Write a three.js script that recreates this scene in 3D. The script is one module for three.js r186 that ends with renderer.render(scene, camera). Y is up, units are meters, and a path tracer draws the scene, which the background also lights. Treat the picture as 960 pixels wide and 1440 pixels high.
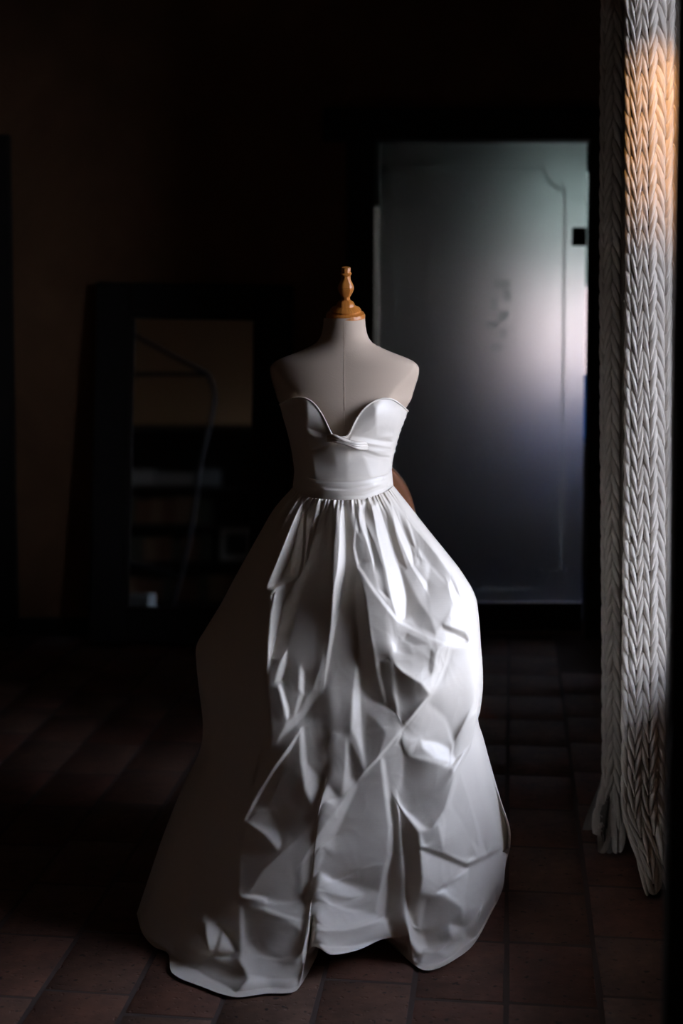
import * as THREE from 'three';
import { mergeGeometries, toCreasedNormals } from 'three/addons/utils/BufferGeometryUtils.js';
import { RoundedBoxGeometry } from 'three/addons/geometries/RoundedBoxGeometry.js';
import { ImprovedNoise } from 'three/addons/math/ImprovedNoise.js';

// ------------------------------------------------------------------ camera, sky, lights, exposure
const F = 2000, ROW0 = 530, PITCH = 4 * Math.PI / 180;            // focal length in pixels of a 960 x 1440 frame
const scene = new THREE.Scene();
const camera = new THREE.PerspectiveCamera(2 * Math.atan(720 / F) * 180 / Math.PI, 960 / 1440, 0.05, 200);
camera.position.set(0, 1.6, 0);
camera.rotation.x = -PITCH;
camera.setViewOffset(960, 1440, 0, 720 - ROW0, 960, 1440);
camera.focus = 3.42;
camera.userData.fStop = 1.8;
const renderer = new THREE.WebGLRenderer();
renderer.toneMapping = THREE.LinearToneMapping;
renderer.toneMappingExposure = 3.25;
renderer.shadowMap.enabled = true;

const SKY = 4.0, LAMP = 3.4;
{ // overcast sky: pale and warm by the horizon, bluer overhead
  const w = 64, h = 128, data = new Float32Array(w * h * 4);
  for (let j = 0; j < h; j++) {
    const e = Math.max(0, Math.sin(((j + 0.5) / h - 0.5) * Math.PI)), k = Math.pow(e, 0.6);
    for (let i = 0; i < w; i++) data.set([0.845 - 0.25 * k, 0.875 - 0.17 * k, 1.0, 1], (j * w + i) * 4);
  }
  const sky = new THREE.DataTexture(data, w, h, THREE.RGBAFormat, THREE.FloatType);
  sky.mapping = THREE.EquirectangularReflectionMapping;
  sky.magFilter = THREE.LinearFilter;
  sky.needsUpdate = true;
  scene.background = sky;
  scene.backgroundIntensity = SKY;
}

// ------------------------------------------------------------------ helpers
const noiseGen = new ImprovedNoise();
const noise = (x, y, z = 0) => noiseGen.noise(x + 31.7, y + 17.3, z + 5.1);
const fbm = (x, y, z = 0, n = 4) => { let s = 0, a = 1, t = 0; for (let i = 0; i < n; i++) { s += a * noise(x, y, z + i * 7.7); t += a; a *= 0.5; x *= 2.03; y *= 2.03; z *= 2.03; } return s / t; };
let seed = 12345;
const rnd = () => { seed = (seed * 1664525 + 1013904223) >>> 0; return seed / 4294967296; };
const clamp = (x, a = 0, b = 1) => Math.min(b, Math.max(a, x));
const smooth = (a, b, x) => { const t = clamp((x - a) / (b - a)); return t * t * (3 - 2 * t); };
const lerp = (a, b, t) => a + (b - a) * t;
const D2R = Math.PI / 180;
const V = (x, y, z) => new THREE.Vector3(x, y, z);
// a point seen at pixel (u, v) of the photograph, at distance d in front of the lens
function pix(u, v, d) {
  const x = (u - 480) / F, y = (ROW0 - v) / F, c = Math.cos(PITCH), s = Math.sin(PITCH), k = d / (y * s + c);
  return V(x * k, 1.6 + (y * c - s) * k, -d);
}
const floorDepth = (v) => { const y = (ROW0 - v) / F, c = Math.cos(PITCH), s = Math.sin(PITCH); return 1.6 * (y * s + c) / (s - y * c); };

const used = new Map();
function numbered(name) { const n = used.get(name) ?? 0; used.set(name, n + 1); return n ? name + '_' + String(n).padStart(3, '0') : name; }
function tag(o, label, category, group) { o.userData.label = label; o.userData.category = category; if (group) o.userData.group = group; return o; }
function thing(name, label, category, pos = [0, 0, 0], group) {
  const o = new THREE.Group(); o.name = numbered(name); o.position.set(...pos); scene.add(o);
  return tag(o, label, category, group);
}
function mesh(name, geo, mat, parent = scene) {
  const m = new THREE.Mesh(geo, mat); m.name = parent === scene ? numbered(name) : name;
  m.castShadow = m.receiveShadow = true; parent.add(m); return m;
}
function struct(name, geo, mat, parent = scene) {
  const m = geo ? mesh(name, geo, mat, parent) : new THREE.Group();
  if (!geo) { m.name = name; parent.add(m); }
  if (parent === scene) m.userData.kind = 'structure';
  return m;
}
const box = (w, h, d, x = 0, y = 0, z = 0) => new THREE.BoxGeometry(w, h, d).translate(x, y, z);
const rbox = (w, h, d, r, x = 0, y = 0, z = 0, seg = 2) => new RoundedBoxGeometry(w, h, d, seg, r).translate(x, y, z);
const tube = (pts, r, n = 40, m = 10) => new THREE.TubeGeometry(new THREE.CatmullRomCurve3(pts.map((p) => V(...p))), n, r, m);
const lathe = (pts, n = 48) => new THREE.LatheGeometry(pts.map((p) => new THREE.Vector2(p[0], p[1])), n);
function gridGeo(nx, ny, at, uvs = 1) {
  const p = [], uv = [], id = [], v = V();
  for (let j = 0; j <= ny; j++) for (let i = 0; i <= nx; i++) { at(i / nx, j / ny, v, i, j); p.push(v.x, v.y, v.z); uv.push(i / nx * uvs, j / ny * uvs); }
  for (let j = 0; j < ny; j++) for (let i = 0; i < nx; i++) { const a = j * (nx + 1) + i, b = a + 1, c = a + nx + 1, d = c + 1; id.push(a, c, b, b, c, d); }
  const g = new THREE.BufferGeometry();
  g.setAttribute('position', new THREE.Float32BufferAttribute(p, 3));
  g.setAttribute('uv', new THREE.Float32BufferAttribute(uv, 2));
  g.setIndex(id); g.computeVertexNormals();
  return g;
}
// tables of control values -> smooth interpolation
function table(rows, x) {
  if (x <= rows[0][0]) return rows[0].slice(1);
  for (let i = 1; i < rows.length; i++) if (x <= rows[i][0]) {
    const t = (x - rows[i - 1][0]) / (rows[i][0] - rows[i - 1][0]);
    const p0 = rows[Math.max(0, i - 2)], p1 = rows[i - 1], p2 = rows[i], p3 = rows[Math.min(rows.length - 1, i + 1)];
    const h = p2[0] - p1[0];
    return p1.slice(1).map((_, k) => {
      const c = k + 1, m1 = (p2[c] - p0[c]) / Math.max(1e-6, p2[0] - p0[0]) * h, m2 = (p3[c] - p1[c]) / Math.max(1e-6, p3[0] - p1[0]) * h, t2 = t * t, t3 = t2 * t;
      return (2 * t3 - 3 * t2 + 1) * p1[c] + (t3 - 2 * t2 + t) * m1 + (-2 * t3 + 3 * t2) * p2[c] + (t3 - t2) * m2;
    });
  }
  return rows[rows.length - 1].slice(1);
}

// ------------------------------------------------------------------ materials
function tex(n, f, srgb) {
  const data = new Uint8Array(n * n * 4);
  for (let j = 0; j < n; j++) for (let i = 0; i < n; i++) {
    const c = f(i / n, j / n), o = (j * n + i) * 4;
    if (Array.isArray(c)) for (let k = 0; k < 3; k++) data[o + k] = clamp(c[k]) * 255; else data[o] = data[o + 1] = data[o + 2] = clamp(c) * 255;
    data[o + 3] = 255;
  }
  const t = new THREE.DataTexture(data, n, n); t.wrapS = t.wrapT = THREE.RepeatWrapping; t.magFilter = THREE.LinearFilter; t.minFilter = THREE.LinearMipmapLinearFilter;
  if (srgb) t.colorSpace = THREE.SRGBColorSpace; t.needsUpdate = true; return t;
}
const rep = (t, x, y) => { const c = t.clone(); c.repeat.set(x, y); c.needsUpdate = true; return c; };
const std = (o) => new THREE.MeshStandardMaterial(o);
const phys = (o) => new THREE.MeshPhysicalMaterial(o);
const lin = (r, g, b) => new THREE.Color().setRGB(r, g, b);
// noise that closes on itself over the unit square
const loop = (u, v, k, z = 0, n = 4) => { const a = u * 2 * Math.PI, b = v * 2 * Math.PI, r = k / 6.283; return fbm(Math.cos(a) * r + Math.sin(b) * r * 0.7, Math.sin(a) * r, z + Math.cos(b) * r, n); };
const plasterBump = tex(256, (u, v) => 0.5 + 0.5 * loop(u, v, 22, 3, 5));
const plasterTone = tex(256, (u, v) => { const n = loop(u, v, 9, 8, 5); return [0.46 + 0.09 * n, 0.34 + 0.07 * n, 0.24 + 0.06 * n]; }, true);
const grainTone = tex(256, (u, v) => { const n = fbm(u * 3, 0.2 + v * 46, 2, 3) + 0.3 * fbm(u * 14, v * 120, 5, 2); return [0.80 + 0.13 * n, 0.50 + 0.13 * n, 0.21 + 0.09 * n]; }, true);
const grainBump = tex(256, (u, v) => 0.5 + 0.5 * fbm(u * 4, v * 70, 9, 3));
const weaveBump = tex(128, (u, v) => 0.5 + 0.25 * Math.sin(u * 6.283 * 32) * Math.cos(v * 6.283 * 32) + 0.25 * loop(u, v, 30, 4, 2));
const slubBump = tex(256, (u, v) => 0.5 + 0.5 * fbm(u * 5, v * 90, 4, 3));
const tileTones = [0, 1, 2, 3].map((k) => tex(128, (u, v) => {
  const n = fbm(u * 2.2 + k * 11, v * 2.2, k, 4), m = fbm(u * 9 + k * 5, v * 9, k + 3, 3), pit = smooth(0.36, 0.5, fbm(u * 17 + k * 7, v * 17, k + 9, 2));
  const d = 1 + 0.34 * n + 0.22 * m - 0.55 * pit;
  return [0.395 * d, (0.252 + 0.012 * k) * d, (0.195 + 0.012 * k) * d];
}, true));
const tileBump = tex(256, (u, v) => 0.5 + 0.35 * fbm(u * 6, v * 6, 2, 5) - 0.6 * smooth(0.3, 0.5, fbm(u * 22, v * 22, 6, 2)));
const yarnBump = tex(128, (u, v) => 0.5 + 0.5 * fbm(u * 26, v * 2.5, 3, 3));
const yarnTone = tex(128, (u, v) => { const n = fbm(u * 14, v * 2.2, 7, 3) + 0.5 * fbm(u * 30, v * 6, 1, 2); return [0.82 + 0.16 * n, 0.79 + 0.16 * n, 0.745 + 0.16 * n]; }, true);

const M = {
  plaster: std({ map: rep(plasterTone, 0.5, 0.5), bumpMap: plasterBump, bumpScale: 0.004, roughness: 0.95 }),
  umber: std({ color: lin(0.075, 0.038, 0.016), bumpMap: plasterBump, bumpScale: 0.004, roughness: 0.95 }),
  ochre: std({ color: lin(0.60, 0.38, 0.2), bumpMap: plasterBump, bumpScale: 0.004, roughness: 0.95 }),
  ceilingPaint: std({ color: lin(0.10, 0.075, 0.05), roughness: 0.95 }),
  blackWood: std({ color: lin(0.006, 0.005, 0.0045), bumpMap: grainBump, bumpScale: 0.001, roughness: 0.75 }),
  darkWood: std({ color: lin(0.012, 0.008, 0.006), bumpMap: grainBump, bumpScale: 0.001, roughness: 0.7 }),
  shutterWood: std({ color: lin(0.012, 0.011, 0.010), bumpMap: grainBump, bumpScale: 0.001, roughness: 0.8 }),
  corridorPaint: std({ color: lin(0.22, 0.24, 0.22), bumpMap: plasterBump, bumpScale: 0.002, roughness: 0.9 }),
  corridorFloor: std({ color: lin(0.03, 0.03, 0.035), roughness: 0.8 }),
  bluePaint: std({ color: lin(0.06, 0.10, 0.20), roughness: 0.6 }),
  frosted: phys({ color: lin(0.93, 0.97, 0.95), roughness: 0.45, transmission: 1, thickness: 0.008, ior: 1.5 }),
  etched: phys({ color: lin(0.8, 0.85, 0.83), roughness: 0.75, transmission: 1, thickness: 0.003, ior: 1.5 }),
  whitewash: std({ color: lin(0.86, 0.75, 0.67), roughness: 0.95 }),
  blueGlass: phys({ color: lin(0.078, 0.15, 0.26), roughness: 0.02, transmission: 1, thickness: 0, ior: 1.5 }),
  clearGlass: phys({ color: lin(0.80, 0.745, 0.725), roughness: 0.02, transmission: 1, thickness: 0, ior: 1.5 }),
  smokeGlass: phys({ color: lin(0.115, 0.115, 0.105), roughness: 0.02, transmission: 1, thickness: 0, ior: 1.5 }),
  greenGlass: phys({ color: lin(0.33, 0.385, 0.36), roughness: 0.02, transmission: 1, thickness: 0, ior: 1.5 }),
  bronze: std({ color: lin(0.05, 0.038, 0.022), metalness: 0.8, roughness: 0.45 }),
  aluminium: std({ color: lin(0.5, 0.52, 0.52), metalness: 0.6, roughness: 0.5 }),
  mirror: std({ color: lin(0.72, 0.74, 0.73), metalness: 1, roughness: 0.03 }),
  grout: std({ color: lin(0.075, 0.05, 0.042), bumpMap: plasterBump, bumpScale: 0.003, roughness: 0.95 }),
  linen: phys({ color: lin(0.58, 0.455, 0.345), bumpMap: rep(weaveBump, 9, 9), bumpScale: 0.0004, roughness: 0.9, sheen: 0.3, sheenColor: lin(0.8, 0.7, 0.6), sheenRoughness: 0.6 }),
  cherry: phys({ map: rep(grainTone, 1, 1), bumpMap: grainBump, bumpScale: 0.0002, roughness: 0.42, clearcoat: 0.35, clearcoatRoughness: 0.25 }),
  taffeta: phys({ color: lin(0.84, 0.765, 0.66), bumpMap: rep(slubBump, 3, 3), bumpScale: 0.00012, roughness: 0.40, ior: 1.5, sheen: 0.3, sheenColor: lin(0.9, 0.9, 0.92), sheenRoughness: 0.4 }),
  yarn: std({ map: yarnTone, bumpMap: yarnBump, bumpScale: 0.003, roughness: 0.85 }),
  curtainBack: std({ color: lin(0.16, 0.145, 0.13), bumpMap: rep(weaveBump, 6, 6), bumpScale: 0.001, roughness: 0.95 }),
  leather: std({ color: lin(0.52, 0.20, 0.09), bumpMap: plasterBump, bumpScale: 0.0008, roughness: 0.5 }),
  steel: std({ color: lin(0.010, 0.010, 0.011), roughness: 0.85 }),
  paleBox: std({ color: lin(0.30, 0.34, 0.36), roughness: 0.8 }),
  greyBox: std({ color: lin(0.33, 0.34, 0.33), roughness: 0.8 }),
  whiteFrame: std({ color: lin(0.55, 0.58, 0.55), roughness: 0.6 }),
  darkPrint: std({ color: lin(0.02, 0.025, 0.025), roughness: 0.6 }),
  bookcase: std({ color: lin(0.02, 0.014, 0.01), bumpMap: grainBump, bumpScale: 0.001, roughness: 0.7 }),
  bookBrown: std({ color: lin(0.17, 0.085, 0.045), roughness: 0.8 }),
  bookTan: std({ color: lin(0.24, 0.16, 0.095), roughness: 0.8 }),
  bookGreen: std({ color: lin(0.07, 0.075, 0.05), roughness: 0.8 }),
  paper: std({ color: lin(0.25, 0.22, 0.18), roughness: 0.9 }),
  outdoors: std({ color: lin(0.20, 0.19, 0.185), roughness: 0.95 }),
};

// ------------------------------------------------------------------ the setting
const RX = 1.02, BACK = -6.3, REAR = 2.0, LEFT = -2.5, TOP = 3.3;
function holed(w0, w1, h0, h1, holes, depth) {
  const s = new THREE.Shape([[w0, h0], [w1, h0], [w1, h1], [w0, h1]].map((p) => new THREE.Vector2(...p)));
  for (const [a, b, c, d] of holes) s.holes.push(new THREE.Path([[a, c], [a, d], [b, d], [b, c]].map((p) => new THREE.Vector2(...p))));
  return new THREE.ExtrudeGeometry(s, { depth, bevelEnabled: false });
}
const DOOR = [0.06, 1.15, -0.0001, 2.28];
struct('wall_back', holed(LEFT - 0.3, 3.0, 0, TOP, [[DOOR[0], DOOR[1], 0, DOOR[3]]], 0.22).translate(0, 0, BACK - 0.22), M.plaster);
// right wall: extruded along +x after turning; window opening between 2.4 m and 3.5 m from the lens
const WIN = [2.70, 3.53, 0.58, 2.72], WIN2 = [-1.65, -1.05, 1.15, 2.1];
struct('wall_right', holed(-REAR, 4.1, 0, TOP, [WIN, WIN2], 0.24).rotateY(Math.PI / 2).translate(RX, 0, 0), M.plaster);
struct('wall_right_recess', box(0.24, TOP, 2.3, 1.37, TOP / 2, -5.2), M.plaster);
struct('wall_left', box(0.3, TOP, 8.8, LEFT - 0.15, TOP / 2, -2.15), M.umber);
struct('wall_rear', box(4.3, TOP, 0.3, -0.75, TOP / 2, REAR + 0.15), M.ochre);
struct('ceiling', box(6.2, 0.25, 12.2, 0.3, TOP + 0.125, -3.9), M.ceilingPaint);
struct('ground', new THREE.CircleGeometry(60, 48).rotateX(-Math.PI / 2).translate(0, -0.35, 0), M.outdoors);

// floor: mortar bed with hand-made terracotta tiles set at a slight angle
const floor = struct('floor', box(6.2, 0.3, 12.2, 0.3, -0.1526, -3.9), M.grout);
{
  const tw = 0.2075, tl = 0.292, gap = 0.009, ang = -6.8 * D2R, ca = Math.cos(ang), sa = Math.sin(ang);
  const geos = [0, 1, 2, 3, 4].map((k) => {
    const g = rbox(tw - gap, 0.02, tl - gap, 0.004, 0, -0.0118, 0, 1), p = g.attributes.position;
    for (let i = 0; i < p.count; i++) { const x = p.getX(i), z = p.getZ(i); p.setX(i, x + 0.004 * noise(z * 9, k * 3.3, x > 0 ? 4 : 1)); p.setZ(i, z + 0.004 * noise(x * 9, k * 5.1, z > 0 ? 7 : 2)); p.setY(i, p.getY(i) + 0.0012 * noise(x * 14, z * 14, k * 4)); }
    const uv = g.attributes.uv; for (let i = 0; i < p.count; i++) uv.setXY(i, p.getX(i) / tl + 0.5, p.getZ(i) / tl + 0.5);
    g.computeVertexNormals(); return toCreasedNormals(g, 0.6);
  });
  const mats = tileTones.map((t, k) => std({ map: t, bumpMap: tileBump, bumpScale: 0.003, roughness: 0.72 }));
  for (let c = -12; c <= 9; c++) {
    const shift = (c === 0 ? 0 : c === 1 ? 0.055 : c === -1 ? -0.004 : rnd() * 0.292);
    for (let r = -4; r <= 12; r++) {
      const a = (c + 0.5) * tw, b = r * tl + shift + tl / 2;       // a across, b away from the lens
      const x = 0.398 + a * ca + b * -sa, d = 3.335 + a * sa + b * ca;
      const ins = rnd(), pick = Math.floor(rnd() * 5), mk = Math.floor(rnd() * 4), jig = (rnd() - 0.5) * 0.02, lift = rnd() * 0.0015;
      if (Math.abs(x) > d * 0.26 + 0.2 || d < 2.6 || d > 6.15 || x > RX - 0.02) continue;
      const t = mesh('tile', geos[pick], mats[mk], floor);
      t.position.set(x, lift, -d); t.rotation.y = ang + jig + (ins > 0.5 ? Math.PI : 0);
    }
  }
}
struct('baseboard_back', rbox(2.5 - 1.45 + 1.45 + 0.02, 0.075, 0.02, 0.004, -1.22, 0.0395, BACK + 0.0115), M.blackWood);

// room behind the frosted door, with a window of its own that looks on a pale garden wall
struct('wall_corridor_right', box(0.2, TOP, 1.9, 2.4, TOP / 2, -7.4), M.corridorPaint);
struct('wall_corridor_left', box(0.2, TOP, 1.9, -1.1, TOP / 2, -7.4), M.corridorPaint);
const WIN4 = [0.160, 0.235, 0.85, 2.0], WIN3 = [1.10, 1.76, 0.66, 2.2];
struct('wall_corridor_far', holed(-1.2, 2.5, 0, TOP, [WIN3, WIN4], 0.2).translate(0, 0, -8.2), M.corridorPaint);
struct('floor_corridor', box(3.4, 0.02, 1.5, 0.65, 0.011, -7.25), M.corridorFloor);
struct('garden_wall', box(14, 3.6, 0.3, 2, 1.45, -13), M.whitewash);
const win3 = struct('window_3'); win3.userData.kind = 'structure';
{
  const [a, b, c, d] = WIN3, m = (a + b) / 2;
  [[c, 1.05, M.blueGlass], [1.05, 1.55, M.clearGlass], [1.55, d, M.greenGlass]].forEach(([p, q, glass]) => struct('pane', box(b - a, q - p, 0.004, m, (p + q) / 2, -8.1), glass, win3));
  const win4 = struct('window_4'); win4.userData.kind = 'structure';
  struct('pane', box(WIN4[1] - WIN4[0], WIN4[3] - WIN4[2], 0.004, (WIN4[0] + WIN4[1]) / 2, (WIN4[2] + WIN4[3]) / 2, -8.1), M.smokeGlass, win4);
}

// door 1: black post-and-lintel casing, a framed pane of frosted glass with an engraved border
const casing = struct('trim_1');
casing.userData.kind = 'structure';
struct('lintel', rbox(1.31, 0.135, 0.1, 0.006, 0.575, 2.262, BACK + 0.05), M.blackWood, casing);
struct('jamb', rbox(0.118, 2.196, 0.09, 0.005, 0.083, 1.098, BACK + 0.045), M.blackWood, casing);
struct('jamb', rbox(0.105, 2.196, 0.09, 0.005, 1.134, 1.098, BACK + 0.045), M.blackWood, casing);
const door = struct('door_1');
door.userData.kind = 'structure';
{
  const z = BACK - 0.03, x0 = 0.168, x1 = 1.082, y0 = 0.14, y1 = 2.19;
  struct('pane', rbox(x1 - x0, y1 - y0, 0.008, 0.002, (x0 + x1) / 2, (y0 + y1) / 2, z), M.frosted, door);
  struct('bottom_rail', rbox(x1 - 0.144, y0 - 0.01, 0.04, 0.004, (0.144 + x1) / 2, y0 / 2 + 0.003, z), M.blackWood, door);
  struct('lock_plate', rbox(0.062, 0.082, 0.03, 0.004, 1.05, 1.78, z + 0.018), M.bronze, door);
  // engraved border line with scooped corners, bedded in the pane
  const L = 0.245, R = 0.987, T = 2.08, B = 0.2, q = 0.09, pts = [];
  const arc = (cx, cy, a0, a1) => { for (let i = 0; i <= 10; i++) { const a = lerp(a0, a1, i / 10); pts.push([cx + q * Math.cos(a), cy + q * Math.sin(a)]); } };
  pts.push([R - q - 0.01, T]); arc(R, T, Math.PI, Math.PI * 1.5); pts.push([R, T - q - 0.01]);
  arc(R, B, Math.PI / 2, Math.PI); arc(L, B, 0, Math.PI / 2); arc(L, T, Math.PI * 1.5, Math.PI * 2);
  const parts = [];
  for (let i = 0; i < pts.length; i++) { const a = pts[i], b = pts[(i + 1) % pts.length], l = Math.hypot(b[0] - a[0], b[1] - a[1]); if (l < 1e-4) continue; const g = new THREE.BoxGeometry(l + 0.004, 0.011, 0.003); g.rotateZ(Math.atan2(b[1] - a[1], b[0] - a[0])); g.translate((a[0] + b[0]) / 2, (a[1] + b[1]) / 2, z + 0.0057); parts.push(g); }
  struct('engraved_border', mergeGeometries(parts), M.etched, door);
  const motif = [[0.02, 0.14, 0.07, 0.035], [0.045, 0.09, 0.03, 0.05], [-0.015, 0.05, 0.03, 0.05], [0.03, 0.0, 0.045, 0.04], [-0.02, -0.04, 0.05, 0.03], [0.03, -0.08, 0.03, 0.04], [0.0, -0.14, 0.05, 0.03]];
  struct('engraved_motif', mergeGeometries(motif.map(([x, y, w, h]) => rbox(w, h, 0.002, 0.0009, 0.69 + x, 1.43 + y, z + 0.0052, 1))), M.etched, door);
}
// the edge of another dark casing at the far left
const casing2 = struct('trim_2');
casing2.userData.kind = 'structure';
struct('jamb', rbox(0.11, 2.14, 0.06, 0.005, -1.505, 1.07, BACK + 0.03), M.blackWood, casing2);
struct('lintel', rbox(0.7, 0.08, 0.07, 0.005, -1.80, 2.18, BACK + 0.035), M.blackWood, casing2);
struct('door_2', rbox(0.6, 2.13, 0.04, 0.004, -1.87, 1.07, BACK + 0.02), M.blackWood);

// window 1 in the right wall: frame and sill; its shutter leaf is folded in towards the lens
const win2 = struct('window_2'); win2.userData.kind = 'structure';
{ const w = WIN2[1] - WIN2[0], zc = -(WIN2[0] + WIN2[1]) / 2; for (const y of [WIN2[2] + 0.025, WIN2[3] - 0.025]) struct('window_frame', rbox(0.05, 0.05, w, 0.004, RX + 0.15, y, zc), M.darkWood, win2); for (const s of [-1, 0, 1]) struct('window_frame', rbox(0.05, WIN2[3] - WIN2[2] - 0.1, 0.05, 0.004, RX + 0.15, (WIN2[2] + WIN2[3]) / 2, zc + s * (w / 2 - 0.025)), M.darkWood, win2); }
const win = struct('window_1'); win.userData.kind = 'structure';
{
  const x = RX + 0.15, w = WIN[1] - WIN[0], h = WIN[3] - WIN[2], zc = -(WIN[0] + WIN[1]) / 2, yc = (WIN[2] + WIN[3]) / 2, b = 0.045;
  for (const s of [-1, 1]) { struct('window_frame', rbox(0.05, h, b, 0.004, x, yc, zc + s * (w / 2 - b / 2)), M.darkWood, win); struct('window_frame', rbox(0.05, b, w - 2 * b, 0.004, x, yc + s * (h / 2 - b / 2), zc), M.darkWood, win); }
  struct('window_sill', rbox(0.30, 0.03, w, 0.006, RX + 0.10, WIN[2] + 0.016, zc), M.darkWood, win);
}
struct('shutter_leaf', rbox(0.56, 2.3, 0.035, 0.004, 0.468 + 0.28, 1.17, -2.0), M.shutterWood, win);

// ------------------------------------------------------------------ dress form
const D0 = 3.54, PX = D0 / F, AX = pix(484, 600, D0).x;            // axis of the dress form, metres per pixel there
const yAt = (v) => pix(480, v, D0).y;
// rows: v, half width, depth in front, depth behind, width of the cut-off arm panel (pixels at the form's distance)
const torsoRows = [
  [447, 29, 27, 29, 0], [460, 30, 28, 30, 0], [471, 32.5, 30, 33, 0], [478, 36, 32, 37, 0], [484, 42, 35, 42, 0], [489, 52, 38, 46, 0], [494, 63, 41, 50, 0],
  [499, 76, 43, 54, 0], [504, 89, 45, 56, 0], [508, 97, 46, 57, 2], [512, 102, 47, 58, 4], [517, 105, 48, 58, 7], [529, 104.5, 51, 58, 17], [541, 101, 54, 57, 27],
  [552, 97.5, 57, 56, 33], [562, 94.5, 60, 55, 34], [573, 88, 62, 50, 33], [590, 79, 60, 46, 24], [610, 71, 55, 44, 12], [640, 62, 52, 42, 0], [680, 57, 51, 42, 0], [720, 70, 56, 50, 0], [780, 84, 64, 60, 0], [840, 80, 64, 56, 0],
];
function torsoFront(v, x) {                                       // depth of the chest in front of the axis, x in pixels from it
  const [hw, zf, , m] = table(torsoRows, v), n = 2 + 0.25 * smooth(494, 512, v), q = Math.min(1, Math.abs(x) / hw);
  const zOf = (t) => zf * Math.pow(Math.max(0, 1 - Math.pow(t, n)), 1 / n);
  if (m > 0.5 && Math.abs(x) > hw - m) { const z1 = zOf(1 - m / hw); return lerp(z1, -4, (Math.abs(x) - hw + m) / m); }
  return zOf(q);
}
const form = thing('dress_form', 'beige linen dress form with a turned wooden neck cap, wearing the white gown', 'mannequin', [AX, 0, -D0]);
{
  const nv = 90, na = 128;
  const g = gridGeo(na, nv, (a, t, p) => {
    const v = 447 + 393 * t, [hw, zf, zb, m] = table(torsoRows, v), th = a * 2 * Math.PI, c = -Math.sin(th), s = -Math.cos(th); // starts at the back
    let x, z;
    const n = 2 + 0.25 * smooth(494, 512, v);
    const sx = Math.sign(c) * Math.pow(Math.abs(c), 2 / n), sz = Math.sign(s) * Math.pow(Math.abs(s), 2 / n);
    x = sx * hw; z = s >= 0 ? torsoFront(v, x) : sz * zb;
    p.set(x * PX, yAt(v), z * PX);
  });
  mesh('torso', g, M.linen, form);
  const seam = []; for (let v = 450; v <= 640; v += 10) seam.push([0, yAt(v), (torsoFront(v, 0) + 0.02) * PX]);
  mesh('centre_seam', tube(seam, 0.0006, 60, 6), M.linen, form);
  const cap = lathe([[0, 0], [0.0455, 0], [0.0485, 0.004], [0.049, 0.011], [0.046, 0.017], [0.0395, 0.0195], [0.0375, 0.021], [0.0385, 0.0255], [0.0355, 0.030], [0.029, 0.0325], [0.0275, 0.034], [0.0225, 0.036], [0.0225, 0.0405], [0.0195, 0.046], [0.0135, 0.050], [0.0105, 0.053],
    [0.0102, 0.059], [0.0125, 0.0635], [0.0172, 0.072], [0.0198, 0.080], [0.0203, 0.0845], [0.0195, 0.0855], [0.0198, 0.0875], [0.0165, 0.096], [0.0118, 0.105], [0.0108, 0.113], [0.0112, 0.1165], [0.0135, 0.119], [0.0135, 0.1225], [0.0112, 0.1245], [0.0108, 0.127], [0.0112, 0.136], [0.0104, 0.1375], [0, 0.1377]].map(([r, y]) => [r, y * 0.96]), 64);
  const uv = cap.attributes.uv, cp = cap.attributes.position; for (let i = 0; i < uv.count; i++) uv.setXY(i, cp.getY(i) * 6 + 0.1, Math.atan2(cp.getX(i), cp.getZ(i)) / 6.283);
  const k = mesh('neck_cap', toCreasedNormals(cap, 0.7), M.cherry, form);
  k.position.set(0.003, yAt(449), -0.002); k.rotation.x = 13 * D2R; k.rotation.z = -0.5 * D2R;
  const pole = mergeGeometries([lathe([[0.016, 0.02], [0.016, 0.75]], 20), lathe([[0, 0.004], [0.15, 0.004], [0.155, 0.012], [0.13, 0.02], [0.03, 0.03], [0.016, 0.05]], 40)].map((x) => x));
  mesh('stand', pole, M.cherry, form);
}

// ------------------------------------------------------------------ cloth patches: outlines in the photograph's frame, relief found from the way each facet is turned
// A facet is [turn, soft, points, rise]: turn = degrees its cloth faces to the right of straight ahead, rise = degrees it faces up.
function paint(facets, u, v) {
  let gx = 0, c = 0, gy = 0, cy = 0;
  for (const f of facets) {
    const b = f.box;
    if (u < b[0] || u > b[1] || v < b[2] || v > b[3]) continue;
    const pts = f.pts; let inside = false, best = 1e9;
    for (let i = 0, j = pts.length - 1; i < pts.length; j = i++) {
      const [xi, yi] = pts[i], [xj, yj] = pts[j];
      if ((yi > v) !== (yj > v) && u < (xj - xi) * (v - yi) / (yj - yi) + xi) inside = !inside;
      const dx = xj - xi, dy = yj - yi, k = clamp(((u - xi) * dx + (v - yi) * dy) / (dx * dx + dy * dy + 1e-9)), ex = u - xi - k * dx, ey = v - yi - k * dy, d = ex * ex + ey * ey;
      if (d < best) best = d;
    }
    const sd = (inside ? 1 : -1) * Math.sqrt(best), w = smooth(-f.soft, f.soft, sd);
    gx = lerp(gx, f.gx, w); c = lerp(c, 1, w);
    if (f.gy !== undefined) { gy = lerp(gy, f.gy, w); cy = lerp(cy, 1, w); } else cy *= 1 - w;
  }
  return [gx, c, gy, cy];
}
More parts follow.
